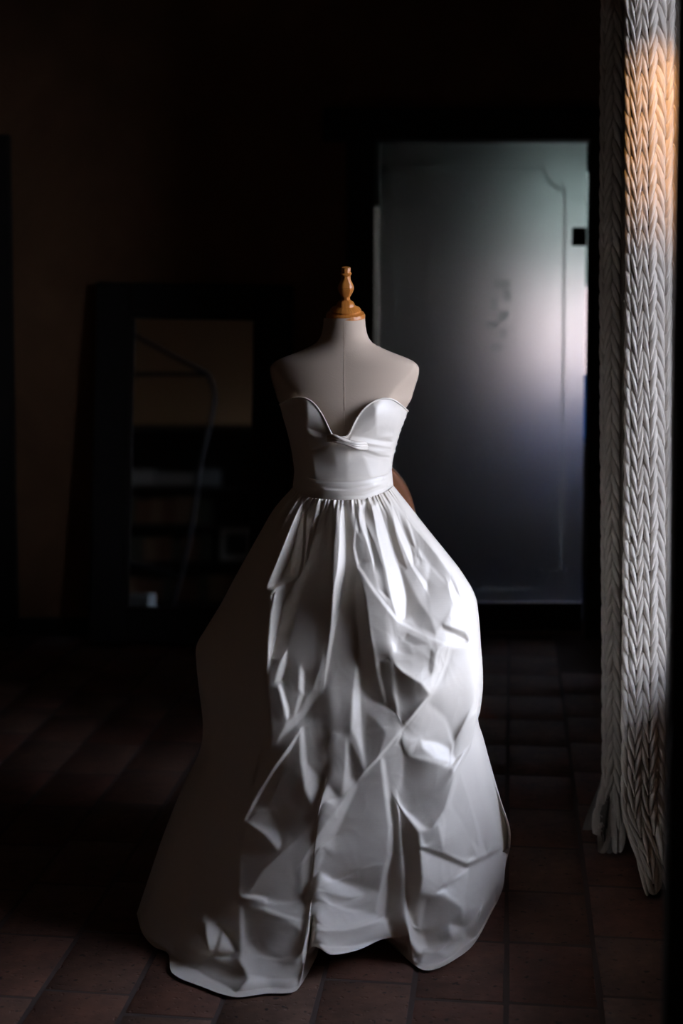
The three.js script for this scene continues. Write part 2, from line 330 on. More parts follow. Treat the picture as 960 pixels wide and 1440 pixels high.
const facetList = (list) => list.map(([turn0, soft0, pts, rise]) => {
  const soft = 0.4 + 0.6 * soft0;
  const turn = turn0 < -35 ? turn0 : turn0 < 0 ? turn0 * 1.15 : turn0;
  const us = pts.map((p) => p[0]), vs = pts.map((p) => p[1]);
  // a long narrow facet is a fold: it does not slope along its own length
  const n = pts.length, mu = us.reduce((a, b) => a + b) / n, mv = vs.reduce((a, b) => a + b) / n; let a = 0, b = 0, c = 0;
  for (const [x, y] of pts) { a += (x - mu) ** 2; b += (x - mu) * (y - mv); c += (y - mv) ** 2; }
  const th = 0.5 * Math.atan2(2 * b, a - c), l1 = (a + c) / 2 + Math.hypot((a - c) / 2, b), l2 = a + c - l1, ax = Math.cos(th), ay = Math.sin(th), gx = -Math.tan(turn * D2R);
  let gy = rise === undefined ? undefined : Math.tan(rise * D2R);
  if (gy === undefined && l1 > 5 * l2 && Math.abs(ay) > 0.45) gy = -gx * ax / ay;
  return { gx, gy, soft, pts, box: [Math.min(...us) - soft, Math.max(...us) + soft, Math.min(...vs) - soft, Math.max(...vs) + soft] };
});
function polyline(pts) {                                           // smooth-ish curve through points, by arc length
  const n = pts[0].length, acc = [0];
  for (let i = 1; i < pts.length; i++) acc.push(acc[i - 1] + Math.hypot(pts[i][0] - pts[i - 1][0], pts[i][1] - pts[i - 1][1]));
  const L = acc[acc.length - 1], rows = pts.map((p, i) => [acc[i] / L, ...p]);
  return (t) => table(rows, t).slice(0, n);
}
// builds the visible (front) half; returns (s, t) -> world point plus the geometry rows
function patch({ nS, nT, top, bottom, left, right, depth, facets, hold, floorAt, crumple = 0, spots = [], edgeHold = 25, gather = 0, iterations = 320 }) {
  const W = nS + 1, H = nT + 1, N = W * H, U = new Float32Array(N), Vv = new Float32Array(N), base = new Float32Array(N), h = new Float32Array(N), mu = new Float32Array(N);
  const Gx = new Float32Array(N), C = new Float32Array(N), Gy = new Float32Array(N), Cy = new Float32Array(N);
  const c00 = top(0), c10 = top(1), c01 = bottom(0), c11 = bottom(1);
  for (let j = 0; j < H; j++) for (let i = 0; i < W; i++) {
    const s0 = i / nS, s = lerp(s0, 0.5 - 0.5 * Math.cos(Math.PI * s0), 0.35), t = j / nT, k = j * W + i, T = top(s), B = bottom(s), l = left(t), r = right(t);
    const q = [0, 1].map((x) => (1 - t) * T[x] + t * B[x] + (1 - s) * l[x] + s * r[x] - ((1 - t) * ((1 - s) * c00[x] + s * c10[x]) + t * ((1 - s) * c01[x] + s * c11[x])));
    U[k] = q[0]; Vv[k] = q[1];
    const xx = clamp(2 * (q[0] - l[0]) / Math.max(1, r[0] - l[0]) - 1, -1, 1), e = i === 0 || i === nS ? 0 : Math.sqrt(Math.max(0, 1 - xx * xx));
    base[k] = depth(s, t, e, q[0], q[1], xx);
    const near = smooth(0.012, 0.06, Math.min(s, 1 - s)), [gx, c, gy, cy] = paint(facets, q[0], q[1]);
    Gx[k] = gx; C[k] = c * near; Gy[k] = gy; Cy[k] = cy * near;
    mu[k] = hold * (1 + 60 * (1 - near)) * (1 + edgeHold * smooth(0.04, 0, t) + edgeHold * smooth(0.96, 1, t));
  }
  h.set(base);
  const wS = 1, WT = new Float32Array(N).fill(0.12), ds = new Float32Array(N), dt = new Float32Array(N);
  for (let j = 0; j < H; j++) for (let i = 0; i < W; i++) {
    const k = j * W + i;
    if (i < nS) { const m = k + 1, c = (C[k] + C[m]) / 2, du = U[m] - U[k], dv = Vv[m] - Vv[k]; ds[k] = (1 - c) * (base[m] - base[k]) + c * ((Gx[k] + Gx[m]) / 2 * du) + (Cy[k] + Cy[m]) / 2 * (Gy[k] + Gy[m]) / 2 * dv; }
    if (j < nT) { const m = k + W, c = (C[k] + C[m]) / 2, cy = (Cy[k] + Cy[m]) / 2, du = U[m] - U[k], dv = Vv[m] - Vv[k]; WT[k] = lerp(0.10, 0.8, cy); dt[k] = (1 - cy) * ((base[m] - base[k]) + 0 * c) + cy * ((Gy[k] + Gy[m]) / 2 * dv) + c * (Gx[k] + Gx[m]) / 2 * du * (cy > 0.5 ? 1 : 0.5); }
  }
  for (let it = 0; it < iterations; it++) for (let par = 0; par < 2; par++) for (let j = 0; j < H; j++) for (let i = (j + par) & 1; i < W; i += 2) {
    const k = j * W + i; let a = mu[k] * base[k], w = mu[k];
    if (i > 0) { a += wS * (h[k - 1] + ds[k - 1]); w += wS; } if (i < nS) { a += wS * (h[k + 1] - ds[k]); w += wS; }
    if (j > 0) { a += WT[k - W] * (h[k - W] + dt[k - W]); w += WT[k - W]; } if (j < nT) { a += WT[k] * (h[k + W] - dt[k]); w += WT[k]; }
    h[k] += 1.88 * (a / w - h[k]);
  }
  if (floorAt) for (let k = 0; k < N; k++) h[k] = floorAt(U[k], Vv[k], h[k]);
  if (crumple) for (let j = 0; j < H; j++) for (let i = 0; i < W; i++) {
    const k = j * W + i, s = i / nS, t = j / nT, wv = smooth(0, 0.06, Math.min(s, 1 - s)) * smooth(0, 0.1, t);
    const x = U[k] / 26, y = Vv[k] / 34, wx = x + 0.8 * noise(x * 0.7, y * 0.7, 3), wy = y + 0.8 * noise(x * 0.7, y * 0.7, 8);
    let boost = 1; for (const [su, sv, sr, sa] of spots) boost += sa * Math.exp(-((U[k] - su) ** 2 + (Vv[k] - sv) ** 2) / (sr * sr));
    h[k] += wv * crumple * boost * ((0.5 - Math.abs(noise(wx, wy, 1))) * 1.4 + (0.5 - Math.abs(noise(wx * 2.3, wy * 2.1, 5))) * 0.55 * smooth(-0.1, 0.4, noise(x * 0.5, y * 0.5, 9)));
  }
  if (gather) for (let j = 0; j < H; j++) for (let i = 0; i < W; i++) {
    const s = i / nS, t = j / nT, f = smooth(0, 0.05, Math.min(s, 1 - s)), ph = s * 190 + 7 * noise(s * 9, 2, 1);
    h[j * W + i] += f * gather * (Math.exp(-((t / 0.03) ** 2)) * (0.5 * Math.sin(ph) + 0.5 * Math.sin(ph * 0.53 + 1)) + 0.9 * Math.exp(-(((t - 0.03) / 0.05) ** 2)) * Math.sin(ph * 0.41 + 2 + 2 * noise(s * 6, t * 8, 3)) * (0.6 + noise(s * 11, 4, 2)));
  }
  return { W, H, U, V: Vv, h, at: (i, j) => { const k = j * W + i; return pix(U[k], Vv[k], D0 - h[k] * PX); } };
}
// joins the front patch, a back half and the turned-under hem into one sheet
function shell(P, { back, nB = 70, hem }) {
  const cols = P.W - 1, rows = P.H - 1, fr = gridGeo(cols, rows, (s, t, p, i, j) => p.copy(P.at(i, j)));
  const list = [fr];
  list.push(gridGeo(nB, rows, (s, t, p, i, j) => {
    const a = P.at(cols, j), b = P.at(0, j), th = s * Math.PI, k = (1 - Math.cos(th)) / 2, e = Math.sin(th);
    p.set(lerp(a.x, b.x, k), lerp(a.y, b.y, k), lerp(a.z, b.z, k) - back(t, e, k)); if (hem) p.y = lerp(p.y, Math.min(p.y, 0.012), e * smooth(0.75, 1, t));
  }));
  if (hem) list.push(gridGeo(cols, 8, (s, t, p, i, j) => hem(P.at(i, rows), s, t, p)));
  const g = mergeGeometries(list), uv = g.attributes.uv, p = g.attributes.position;
  for (let i = 0; i < uv.count; i++) uv.setXY(i, p.getX(i) - p.getZ(i) * 0.5, p.getY(i));
  return g;
}

const gown = thing('wedding_gown', 'white strapless taffeta wedding gown with a sweetheart neckline, twisted bust band and full crumpled skirt', 'dress');
// ---- bodice
{
  const top = polyline([[393, 569], [405, 562.5], [419, 559.5], [431, 561], [442, 568.5], [452, 582], [460, 597.5], [467, 611.5], [472, 614.5], [486, 614], [491, 609], [497, 596], [505, 582.5], [515, 571.5], [527, 563.8], [540, 560.5], [552, 562], [563, 569], [573.5, 578]]);
  const bottom = polyline([[414, 666], [424, 671], [440, 675], [462, 677], [487, 677], [510, 675.5], [530, 672], [545, 667.5], [550.5, 663]]);
  const left = polyline([[393, 569], [397, 585], [402, 602], [407, 622], [411, 642], [414, 666]]), right = polyline([[573.5, 578], [567, 595], [561, 612], [555.5, 632], [552, 648], [550.5, 663]]);
  const facets = facetList([
    [-46, 4, [[393, 560], [427, 555], [431, 600], [436, 630], [404, 630]]],
    [0, 4, [[431, 560], [446, 570], [457, 590], [468, 614], [450, 612], [433, 604]]],
    [16, 2.5, [[433, 602], [450, 607], [469, 614], [455, 617], [436, 612]], 30],
    [-10, 5, [[490, 614], [497, 597], [507, 580], [524, 566], [530, 575], [527, 597], [510, 608]]],
    [4, 3, [[495, 606], [512, 594], [526, 588], [526, 600], [508, 610], [492, 614]]],
    [34, 5, [[530, 562], [552, 562], [570, 578], [560, 612], [528, 614], [529, 585]]],
    [16, 2, [[478, 612], [508, 614], [540, 620], [556, 622], [553, 634], [530, 630], [505, 625], [486, 622]], 20],
    [2, 1.4, [[490, 619], [515, 623], [550, 629], [550, 632], [514, 627], [489, 622]], -25],
    [5, 1.4, [[486, 623], [510, 630], [536, 639], [552, 640], [552, 644], [533, 643], [508, 634], [487, 627]], -40],
    [-12, 3, [[470, 616], [450, 622], [430, 630], [425, 645], [445, 640], [468, 628], [482, 624]], 5],
    [-14, 1.3, [[468, 618], [450, 625], [430, 633], [430, 636], [452, 629], [470, 621]], -25],
    [2, 6, [[434, 640], [465, 634], [486, 628], [486, 676], [444, 674]]],
    [10, 4, [[488, 630], [508, 636], [522, 672], [488, 676]]],
    [30, 5, [[510, 640], [552, 646], [552, 670], [524, 674]]],
    [-40, 4, [[404, 632], [436, 632], [444, 676], [412, 668]]],
  ]);
  const P = patch({ nS: 220, nT: 150, top, bottom, left, right, facets, hold: 1 / (26 * 26), crumple: 0.3, edgeHold: 0,
    depth: (s, t, e, u, v, xx) => { const b = table([[560, 66], [580, 72], [600, 75], [620, 70], [645, 64], [680, 62]], v)[0];
      return b * Math.pow(e, 0.95) + 9 * Math.exp(-(((u - 424) / 24) ** 2) - ((v - 588) / 22) ** 2) + 10 * Math.exp(-(((u - 543) / 24) ** 2) - ((v - 588) / 22) ** 2); } });
  for (let k = 0; k < P.h.length; k++) { const x = P.U[k] - 484, [hw, zf] = table(torsoRows, P.V[k]), n = 2.25, q = Math.min(1, Math.abs(x) / hw), lim = zf * Math.pow(Math.max(0, 1 - q ** n), 1 / n) + 3.5 - 14 * smooth(0.8, 1, q), dd = P.h[k] - lim; P.h[k] = lim + 0.5 * (dd + Math.sqrt(dd * dd + 14)); }
  const body = mesh('bodice', shell(P, { back: (t, e, k) => (52 + 6 * (1 - t)) * PX * e, nB: 60 }), M.taffeta, gown);
  const edge = []; for (let i = 0; i <= 220; i++) edge.push(P.at(i, 0).toArray());
  mesh('neckline_edge', tube(edge.filter((_, i) => i % 2 === 0), 0.0022, 240, 8), M.taffeta, body);
  // covered buttons down the back edge, seen in profile at the right
  for (let k = 0; k < 6; k++) { const p = P.at(220, Math.round(16 + k * 17)); mesh('button', new THREE.SphereGeometry(0.0044, 14, 10).scale(1, 1, 0.75).translate(p.x - 0.002, p.y, p.z - 0.008), M.taffeta, body); }
  // the twist between the cups
  const tw = []; const z0 = -(D0 - 79 * PX);
  for (let k = 0; k < 3; k++) tw.push(tube([[-0.042, -0.001 - k * 0.004, -0.040], [-0.012, 0.006 - k * 0.006, 0.004], [0.004, -0.001 - k * 0.004, 0.0075 - k * 0.001], [0.022, -0.008 - k * 0.0035, 0.005], [0.040, -0.012 - k * 0.005, 0.001], [0.072, -0.0175 - k * 0.006, -0.045]], 0.0048 - k * 0.0005, 40, 10));
  const c = pix(478, 617, D0 - 77 * PX);
  mesh('twist_knot', mergeGeometries(tw).translate(c.x, c.y, c.z), M.taffeta, body);
}
// ---- waistband
{
  const top = polyline([[413.5, 664], [424, 669], [440, 673.5], [462, 676], [487, 676], [510, 674.5], [530, 671], [545, 666.5], [551, 662]]);
  const bottom = polyline([[411, 688], [424, 696.5], [440, 701.5], [462, 704], [487, 704.5], [510, 702.5], [530, 697.5], [545, 691.5], [553, 685]]);
  const facets = facetList([
    [4, 1.2, [[445, 677], [500, 678], [540, 671], [540, 673], [500, 681], [445, 680]], 25],
    [14, 1.2, [[455, 686], [490, 688], [525, 681], [525, 684], [490, 691], [455, 689]], 30],
    [10, 1.2, [[480, 695], [510, 694], [545, 680], [546, 684], [512, 697], [480, 698]], -20],
  ]);
  const P = patch({ nS: 160, nT: 40, top, bottom, left: polyline([[413.5, 664], [411, 688]]), right: polyline([[551, 662], [553, 685]]), facets, hold: 1 / 500, crumple: 0.25, depth: (s, t, e) => (67 + 2 * Math.sin(t * Math.PI)) * e });
  mesh('waistband', shell(P, { back: (t, e) => 58 * PX * e, nB: 60 }), M.taffeta, gown);
}
const FACETS = [
  // broad tones: left side turned away, middle brown, right side turned to the window
  [-40, 10, [[400, 690], [378, 825], [376, 960], [384, 1035], [366, 1100], [338, 1200], [338, 1270], [290, 1290], [240, 1400], [180, 1340], [180, 1200], [250, 900], [360, 700]]],
  [-33, 7, [[428, 702], [470, 705], [466, 800], [460, 960], [430, 1000], [400, 960], [404, 860], [424, 815]]],
  [-8, 10, [[424, 820], [466, 830], [458, 950], [425, 1000], [402, 990], [404, 900]]],
  [-11, 6, [[470, 830], [500, 800], [512, 850], [520, 910], [538, 985], [506, 980], [494, 1030], [450, 1030], [440, 985], [458, 960]]],
  [-10, 4, [[486, 706], [500, 706], [499, 800], [512, 840], [500, 860], [483, 850]]],
  [-38, 4, [[502, 800], [513, 834], [522, 900], [532, 948], [543, 992], [524, 986], [508, 968], [505, 900], [499, 840]]],
  [-6, 5, [[432, 1024], [486, 1030], [488, 1100], [478, 1118], [440, 1110], [428, 1070]]],
  [-11, 5, [[407, 1055], [424, 1030], [426, 1100], [440, 1135], [410, 1180], [380, 1135]]],
  [-1, 4, [[472, 1130], [440, 1160], [372, 1222], [345, 1262], [410, 1268], [418, 1225], [450, 1180]]],
  [-3, 5, [[536, 1066], [545, 1115], [551, 1165], [548, 1215], [530, 1288], [440, 1268], [418, 1225], [470, 1175], [502, 1105]]],
  [-40, 4, [[549, 1122], [575, 1150], [590, 1172], [594, 1235], [582, 1290], [574, 1318], [556, 1320], [541, 1290], [548, 1200]]],
  // strip 1 and its knee
  [-22, 2, [[426, 706], [432, 708], [428, 775], [420, 812], [398, 818], [412, 770]]],
  [64, 2, [[425, 703], [426, 712], [418, 745], [408, 784], [396, 813], [386, 824], [375, 824], [388, 793], [402, 758], [416, 724]]],
  [32, 1.6, [[428, 704], [431, 704], [430, 760], [427, 795], [422, 811], [419, 809], [424, 790], [426, 755]]],
  [4, 1.5, [[386, 822], [400, 811], [420, 809], [410, 816], [394, 822]], 30],
  [52, 2, [[388, 826], [418, 814], [411, 824], [398, 847], [396, 860], [389, 893], [381, 926], [376, 948], [377, 920], [380, 870], [382, 845], [380, 835]]],
  [-20, 1.5, [[383, 834], [387, 832], [384, 850], [382, 862], [381, 850]]],
  [-5, 2, [[381, 926], [394, 930], [388, 960], [379, 964]]],
  [40, 2, [[404.5, 912], [403, 934], [397, 957], [386, 960], [394, 930]]],
  [3, 1.5, [[380, 968], [390, 957], [396, 959], [388, 964]], 25],
  [-12, 2, [[382, 968], [392, 965], [398, 990], [403, 1012], [396, 1000]]],
  [42, 2, [[391, 962], [396, 960], [402, 982], [407, 998], [405, 1015], [401, 1005]]],
  [40, 2.5, [[422, 936], [428, 946], [428, 962], [426, 976], [420, 969], [421, 950]]],
  [28, 1.5, [[427, 978], [420, 996], [416, 1006], [413, 1002], [420, 978]]],
  [-2, 4, [[404, 975], [418, 970], [414, 1000], [408, 998]]],
  [9, 4, [[462, 962], [446, 982], [428, 1008], [404, 1030], [388, 1045], [400, 1020], [420, 1000], [440, 968], [454, 920]]],
  // fold 2
  [46, 1.6, [[450, 704], [455, 722], [450, 726], [447, 735], [438, 758], [432, 790], [430, 780], [436, 745], [444, 722]]],
  // strip 3
  [2, 2, [[476, 710], [472, 740], [468, 800], [467, 830], [470, 832], [474, 790], [479, 740]]],
  [48, 1.8, [[480, 706], [485, 720], [486, 770], [485, 805], [480, 840], [472, 880], [464, 922], [456, 964], [460, 925], [466, 880], [468, 835], [474, 800], [477, 760], [479, 725]]],
  // strip 4
  [30, 2, [[502, 930], [506, 952], [507, 985], [510, 1030], [514, 1084], [508, 1062], [500, 1038], [493, 1028], [496, 975]]],
  [-10, 3, [[515, 1000], [538, 1022], [544, 1035], [532, 1068], [515, 1084], [512, 1040]]],
  [8, 3, [[508, 975], [522, 985], [545, 1005], [548, 1020], [535, 1020], [514, 998]]],
  // flap with its rim
  [34, 1.6, [[501, 720], [504, 742], [500, 770], [506, 796], [528, 829], [560, 869], [584, 884], [605, 894], [630, 905], [628, 909], [603, 899], [581, 888], [556, 873], [524, 833], [502, 799], [496, 770], [499, 742]]],
  [2, 4, [[504, 800], [526, 834], [556, 874], [562, 892], [546, 923], [531, 930], [520, 880], [514, 836]]],
  [-8, 4, [[522, 880], [545, 890], [556, 910], [545, 924], [531, 926]]],
  [9, 3, [[562, 878], [604, 898], [631, 909], [626, 934], [607, 974], [592, 959], [568, 944], [546, 923], [556, 905]]],
  [-14, 2, [[606, 912], [612, 920], [610, 938], [606, 950], [602, 942], [604, 926]]],
  [22, 2, [[616, 912], [628, 912], [622, 936], [608, 966], [606, 955], [612, 940], [614, 922]]],
  [-12, 2, [[572, 890], [590, 898], [600, 905], [585, 908], [568, 900]]],
  [-6, 3, [[560, 895], [575, 905], [580, 920], [556, 918]]],
  [-32, 2.5, [[546, 925], [568, 946], [592, 961], [606, 977], [598, 988], [580, 1008], [567, 1018], [544, 992], [534, 950], [532, 930]]],
  [0, 3, [[545, 994], [566, 1018], [556, 1046], [532, 1068], [540, 1040], [548, 1020]]],
  [30, 1.4, [[607, 976], [600, 988], [581, 1011], [560, 1036], [532, 1070], [504, 1098], [502, 1094], [530, 1066], [557, 1033], [578, 1008], [597, 985]]],
  [36, 1.2, [[566, 1030], [560, 1046], [554, 1047], [560, 1038]]],
  // right of the flap
  [-8, 6, [[634, 913], [668, 900], [670, 985], [640, 1045], [625, 1010], [600, 988], [620, 955]]],
  [28, 3, [[672, 900], [680, 965], [672, 1000], [667, 985], [668, 920]]],
  [14, 4, [[598, 992], [612, 1000], [624, 1008], [634, 1048], [632, 1076], [612, 1060], [590, 1036], [572, 1065], [576, 1035]]],
  [36, 3, [[592, 1040], [614, 1043], [632, 1052], [632, 1072], [612, 1068], [592, 1052]], 25],
  [20, 2, [[590, 1037], [582, 1060], [571, 1066], [578, 1045]]],
  [4, 2, [[668, 1003], [674, 1012], [665, 1040], [640, 1068], [636, 1060], [640, 1040]]],
  [-12, 5, [[542, 1072], [572, 1062], [608, 1072], [634, 1080], [640, 1090], [626, 1140], [606, 1166], [595, 1162], [570, 1140], [547, 1120]]],
  [6, 4, [[545, 1070], [568, 1062], [566, 1100], [556, 1120], [546, 1110]]],
  // lower right bulge
  [20, 5, [[672, 1020], [692, 1070], [716, 1140], [718, 1176], [702, 1190], [682, 1194], [664, 1140], [648, 1084], [660, 1050]]],
  [14, 3, [[668, 1085], [684, 1120], [694, 1160], [680, 1140], [668, 1110]]],
  [3, 3, [[634, 1130], [647, 1086], [658, 1120], [672, 1170], [673, 1190], [660, 1180]]],
  [26, 2.5, [[630, 1138], [642, 1142], [658, 1170], [671, 1204], [648, 1206], [625, 1196]]],
  [34, 1.5, [[620, 1145], [626, 1143], [628, 1158], [622, 1162]]],
  [-8, 2, [[605, 1166], [616, 1160], [624, 1198], [600, 1192], [590, 1170]]],
  [0, 2, [[593, 1190], [625, 1200], [656, 1215], [686, 1201], [717, 1184], [717, 1189], [688, 1207], [656, 1221], [622, 1206], [593, 1196]], -55],
  [28, 3, [[596, 1197], [620, 1206], [646, 1218], [616, 1249], [599, 1236]], 15],
  [12, 3, [[622, 1247], [656, 1226], [648, 1270], [634, 1262]]],
  [30, 3, [[660, 1222], [708, 1194], [702, 1242], [678, 1271], [656, 1278], [652, 1260]], 12],
  [22, 2, [[618, 1252], [640, 1266], [650, 1268], [646, 1273], [630, 1268]], 20],
  [16, 3, [[656, 1279], [678, 1272], [668, 1322], [656, 1318], [650, 1296]]],
  [-24, 4, [[598, 1262], [618, 1256], [650, 1275], [652, 1304], [632, 1300], [640, 1322], [614, 1338], [600, 1336], [590, 1305]]],
  [26, 1.8, [[628, 1304], [644, 1316], [662, 1326], [656, 1330], [638, 1318]]],
  [10, 3, [[577, 1302], [596, 1309], [594, 1342], [581, 1349], [573, 1327]]],
  [4, 3, [[596, 1340], [616, 1340], [632, 1346], [610, 1358], [592, 1354]], 20],
  // upper right folds
  [2, 2, [[500, 745], [508, 760], [512, 790], [506, 792], [500, 772]]],
  [46, 2, [[503, 712], [514, 708], [513, 730], [520, 752], [527, 772], [526, 803], [520, 778], [513, 756], [505, 738]]],
  [-10, 2.5, [[514, 735], [526, 760], [538, 795], [546, 840], [534, 830], [528, 800]]],
  [46, 2.5, [[522, 712], [532, 708], [548, 757], [559, 786], [566, 812], [572, 842], [570, 870], [558, 869], [549, 840], [541, 798], [530, 755]]],
  [2, 5, [[560, 792], [568, 805], [590, 848], [606, 868], [612, 892], [586, 882], [574, 862], [573, 835]]],
  [-22, 2.5, [[540, 700], [548, 716], [560, 762], [572, 800], [560, 790], [548, 752]]],
  [44, 2, [[546, 692], [553, 712], [566, 745], [578, 770], [582, 794], [600, 818], [608, 846], [598, 830], [578, 798], [567, 772], [556, 745]]],
  [-16, 3, [[558, 702], [566, 716], [574, 742], [582, 768], [576, 766], [566, 740]]],
  [14, 5, [[576, 730], [596, 754], [618, 782], [634, 806], [628, 820], [606, 795], [588, 770]]],
  [26, 7, [[606, 800], [628, 822], [640, 846], [622, 878], [604, 862], [600, 830]]],
  [40, 1.8, [[566, 706], [578, 727], [600, 752], [622, 780], [636, 803], [633, 806], [616, 782], [594, 756], [572, 730]]],
  [30, 5, [[572, 714], [604, 750], [634, 786], [664, 832], [660, 838], [640, 805], [616, 772], [590, 742]]],
  [2, 1.5, [[588, 772], [592, 786], [590, 792], [586, 782]]],
  [46, 2.5, [[628, 814], [640, 826], [648, 842], [652, 860], [644, 862], [634, 840]]],
  [10, 1.5, [[634, 800], [640, 812], [646, 836], [642, 836], [634, 816]]],
  [44, 2.5, [[650, 838], [662, 832], [670, 850], [672, 880], [664, 900], [650, 880], [656, 856]]],
  [38, 3, [[636, 852], [650, 862], [654, 884], [640, 880], [630, 866]]],
  [0, 1.8, [[622, 878], [640, 884], [654, 888], [664, 902], [658, 902], [640, 892], [622, 884]], -35],
  [14, 3, [[656, 896], [668, 900], [674, 914], [668, 930], [660, 915]]],
  // lower left and centre
  [25, 1.8, [[368, 1048], [366, 1072], [356, 1106], [353, 1104], [360, 1075]]],
  [40, 1.3, [[426, 1021], [408, 1056], [388, 1083], [368, 1116], [346, 1156], [343, 1153], [364, 1114], [384, 1080], [404, 1053]]],
  [18, 3, [[345, 1156], [362, 1141], [380, 1140], [390, 1160], [396, 1186], [391, 1196], [372, 1172]]],
  [24, 3, [[422, 1024], [428, 1024], [432, 1074], [452, 1096], [476, 1121], [440, 1133], [428, 1110], [423, 1070]]],
  [26, 1.5, [[422, 1024], [427, 1023], [430, 1072], [428, 1090], [423, 1066]]],
  [26, 1.8, [[487, 1036], [491, 1060], [494, 1094], [500, 1102], [480, 1120], [484, 1090]]],
  [-16, 2, [[491, 1040], [506, 1066], [512, 1086], [503, 1098], [494, 1092]]],
  [20, 2, [[503, 1099], [500, 1112], [484, 1146], [472, 1174], [455, 1186], [425, 1217], [424, 1212], [440, 1185], [462, 1152], [478, 1130], [490, 1112]]],
  [12, 2.5, [[424, 1218], [452, 1190], [458, 1200], [446, 1228], [424, 1262]]],
  [36, 1.6, [[535, 1064], [541, 1068], [547, 1112], [553, 1160], [552, 1200], [536, 1266], [530, 1284], [529, 1278], [544, 1205], [547, 1165], [540, 1112]]],
  [-16, 2, [[474, 1238], [505, 1222], [536, 1216], [534, 1256], [512, 1248], [494, 1240]]],
  [14, 1.8, [[440, 1252], [456, 1246], [474, 1239], [496, 1246], [516, 1258], [494, 1263], [468, 1258]], 28],
  [-4, 3, [[426, 1262], [470, 1262], [530, 1268], [528, 1278], [470, 1270]]],
  [6, 2.5, [[410, 1270], [450, 1268], [490, 1282], [534, 1286], [505, 1301], [478, 1302], [454, 1301]], 24],
  [10, 1.4, [[372, 1275], [400, 1285], [454, 1301], [487, 1302], [530, 1288], [530, 1292], [488, 1306], [452, 1305], [398, 1290], [371, 1279]], 40],
  [8, 4, [[440, 1308], [488, 1308], [540, 1294], [546, 1316], [502, 1330], [465, 1334], [442, 1324]], -8],
  [4, 1.6, [[338, 1258], [360, 1258], [376, 1262], [377, 1272], [372, 1270], [368, 1265], [340, 1263]], 50],
  [-16, 4, [[347, 1272], [372, 1282], [404, 1292], [428, 1312], [424, 1345], [400, 1350], [366, 1344], [348, 1322]]],
  [20, 2.5, [[338, 1274], [342, 1276], [345, 1322], [365, 1346], [395, 1356], [427, 1357], [422, 1374], [400, 1376], [346, 1370], [337, 1355], [338, 1320]], 12],
  [22, 2, [[290, 1296], [306, 1300], [320, 1312], [332, 1338], [312, 1350], [294, 1342], [289, 1315]]],
  [-20, 1.5, [[310, 1306], [314, 1306], [310, 1325], [303, 1342], [302, 1334]]],
  [-34, 4, [[294, 1344], [334, 1345], [350, 1376], [330, 1400], [300, 1392], [260, 1375]]],
];
// ---- skirt
{
  const top = polyline([[411, 686], [424, 695], [440, 700], [462, 702.5], [487, 703], [510, 701], [530, 696], [545, 690], [553, 683]]);
  const hemPts = [[192, 1285], [200, 1312], [216, 1331], [236, 1341], [242, 1368], [285, 1388], [330, 1402], [375, 1397], [415, 1394], [426, 1372], [432, 1340], [442, 1331], [465, 1342], [502, 1336], [540, 1320], [562, 1319], [571, 1328], [578, 1350], [592, 1363], [612, 1363], [640, 1349], [665, 1329], [690, 1285], [706, 1251], [711, 1215], [717, 1192]];
  const lift = [[0, 0], [190, 0], [415, 0], [428, 0.03], [440, 0.085], [500, 0.075], [560, 0.06], [575, 0.01], [590, 0], [706, 0], [712, 0.08], [717, 0.17]];
  const bottom = polyline(hemPts);
  const left = polyline([[411, 686], [385, 716], [366, 748], [348, 780], [328, 816], [310, 850], [287, 888], [276, 908], [276, 935], [279, 965], [285, 1020], [281, 1055], [256, 1108], [231, 1170], [211, 1228], [192, 1285]]);
  const right = polyline([[553, 683], [576, 712], [601, 744], [630, 780], [650, 806], [668, 838], [673, 868], [675.5, 900], [679, 960], [675, 1000], [672, 1012], [679, 1036], [691, 1080], [705, 1128], [717, 1166], [717, 1192]]);
  const facets = facetList(FACETS);
  const bulge = [[0, 66], [0.06, 92], [0.15, 122], [0.3, 155], [0.5, 178], [0.7, 196], [0.85, 208], [1, 215]];
  const P = patch({ nS: 330, nT: 400, top, bottom, left, right, facets, hold: 1 / (72 * 72), crumple: 0.4, spots: [[598, 925, 34, 1.6], [466, 1152, 26, 1.2], [405, 1008, 14, 1.5], [640, 1210, 26, 0.9], [310, 1320, 22, 1.0], [590, 790, 30, 0.7]], gather: 2.2, iterations: 420,
    depth: (s, t, e, u, v) => { const b = 0.9 * table(bulge, t)[0] * Math.pow(e, 0.7) + lerp(-14, 26, s) * smooth(0, 0.2, t), m = smooth(0.72, 1, t); if (m <= 0) return b; const hp = bottom(s), d = Math.min(D0, floorDepth(hp[1]) * (1 - table(lift, hp[0])[0] / 1.6)); return lerp(b, (D0 - d) / PX, m * smooth(0, 0.03, s)); } });
  const minY = (u, v, h) => { const d = D0 - h * PX, p = pix(u, v, d); return p.y; };
  for (let k = 0; k < P.h.length; k++) { const u = P.U[k], v = P.V[k]; if (v > 1150 && minY(u, v, P.h[k]) < 0.006) P.h[k] = (D0 - floorDepth(v) * (1 - 0.006 / 1.6)) / PX; }
  const axis = V(AX, 0, -D0);
  mesh('skirt', shell(P, { nB: 110,
    back: (t, e, k) => { const r = table(bulge, t)[0] * PX * 1.08; return r * e + smooth(0, 0.1, t) * e * (0.012 + 0.016 * t) * Math.sin(k * 62 + 3 * noise(k * 7, t * 3, 2) * 2); },
    hem: (q, s, t, p) => { const ex = axis.x - q.x, ez = axis.z - q.z, l = Math.hypot(ex, ez), a = 0.13 * t; p.set(q.x + ex / l * a, Math.max(0.003, q.y - 0.02 * Math.sin(Math.min(1, t * 2.5) * Math.PI / 2)), q.z + ez / l * a); if (t === 0) p.copy(q); } }), M.taffeta, gown);
}
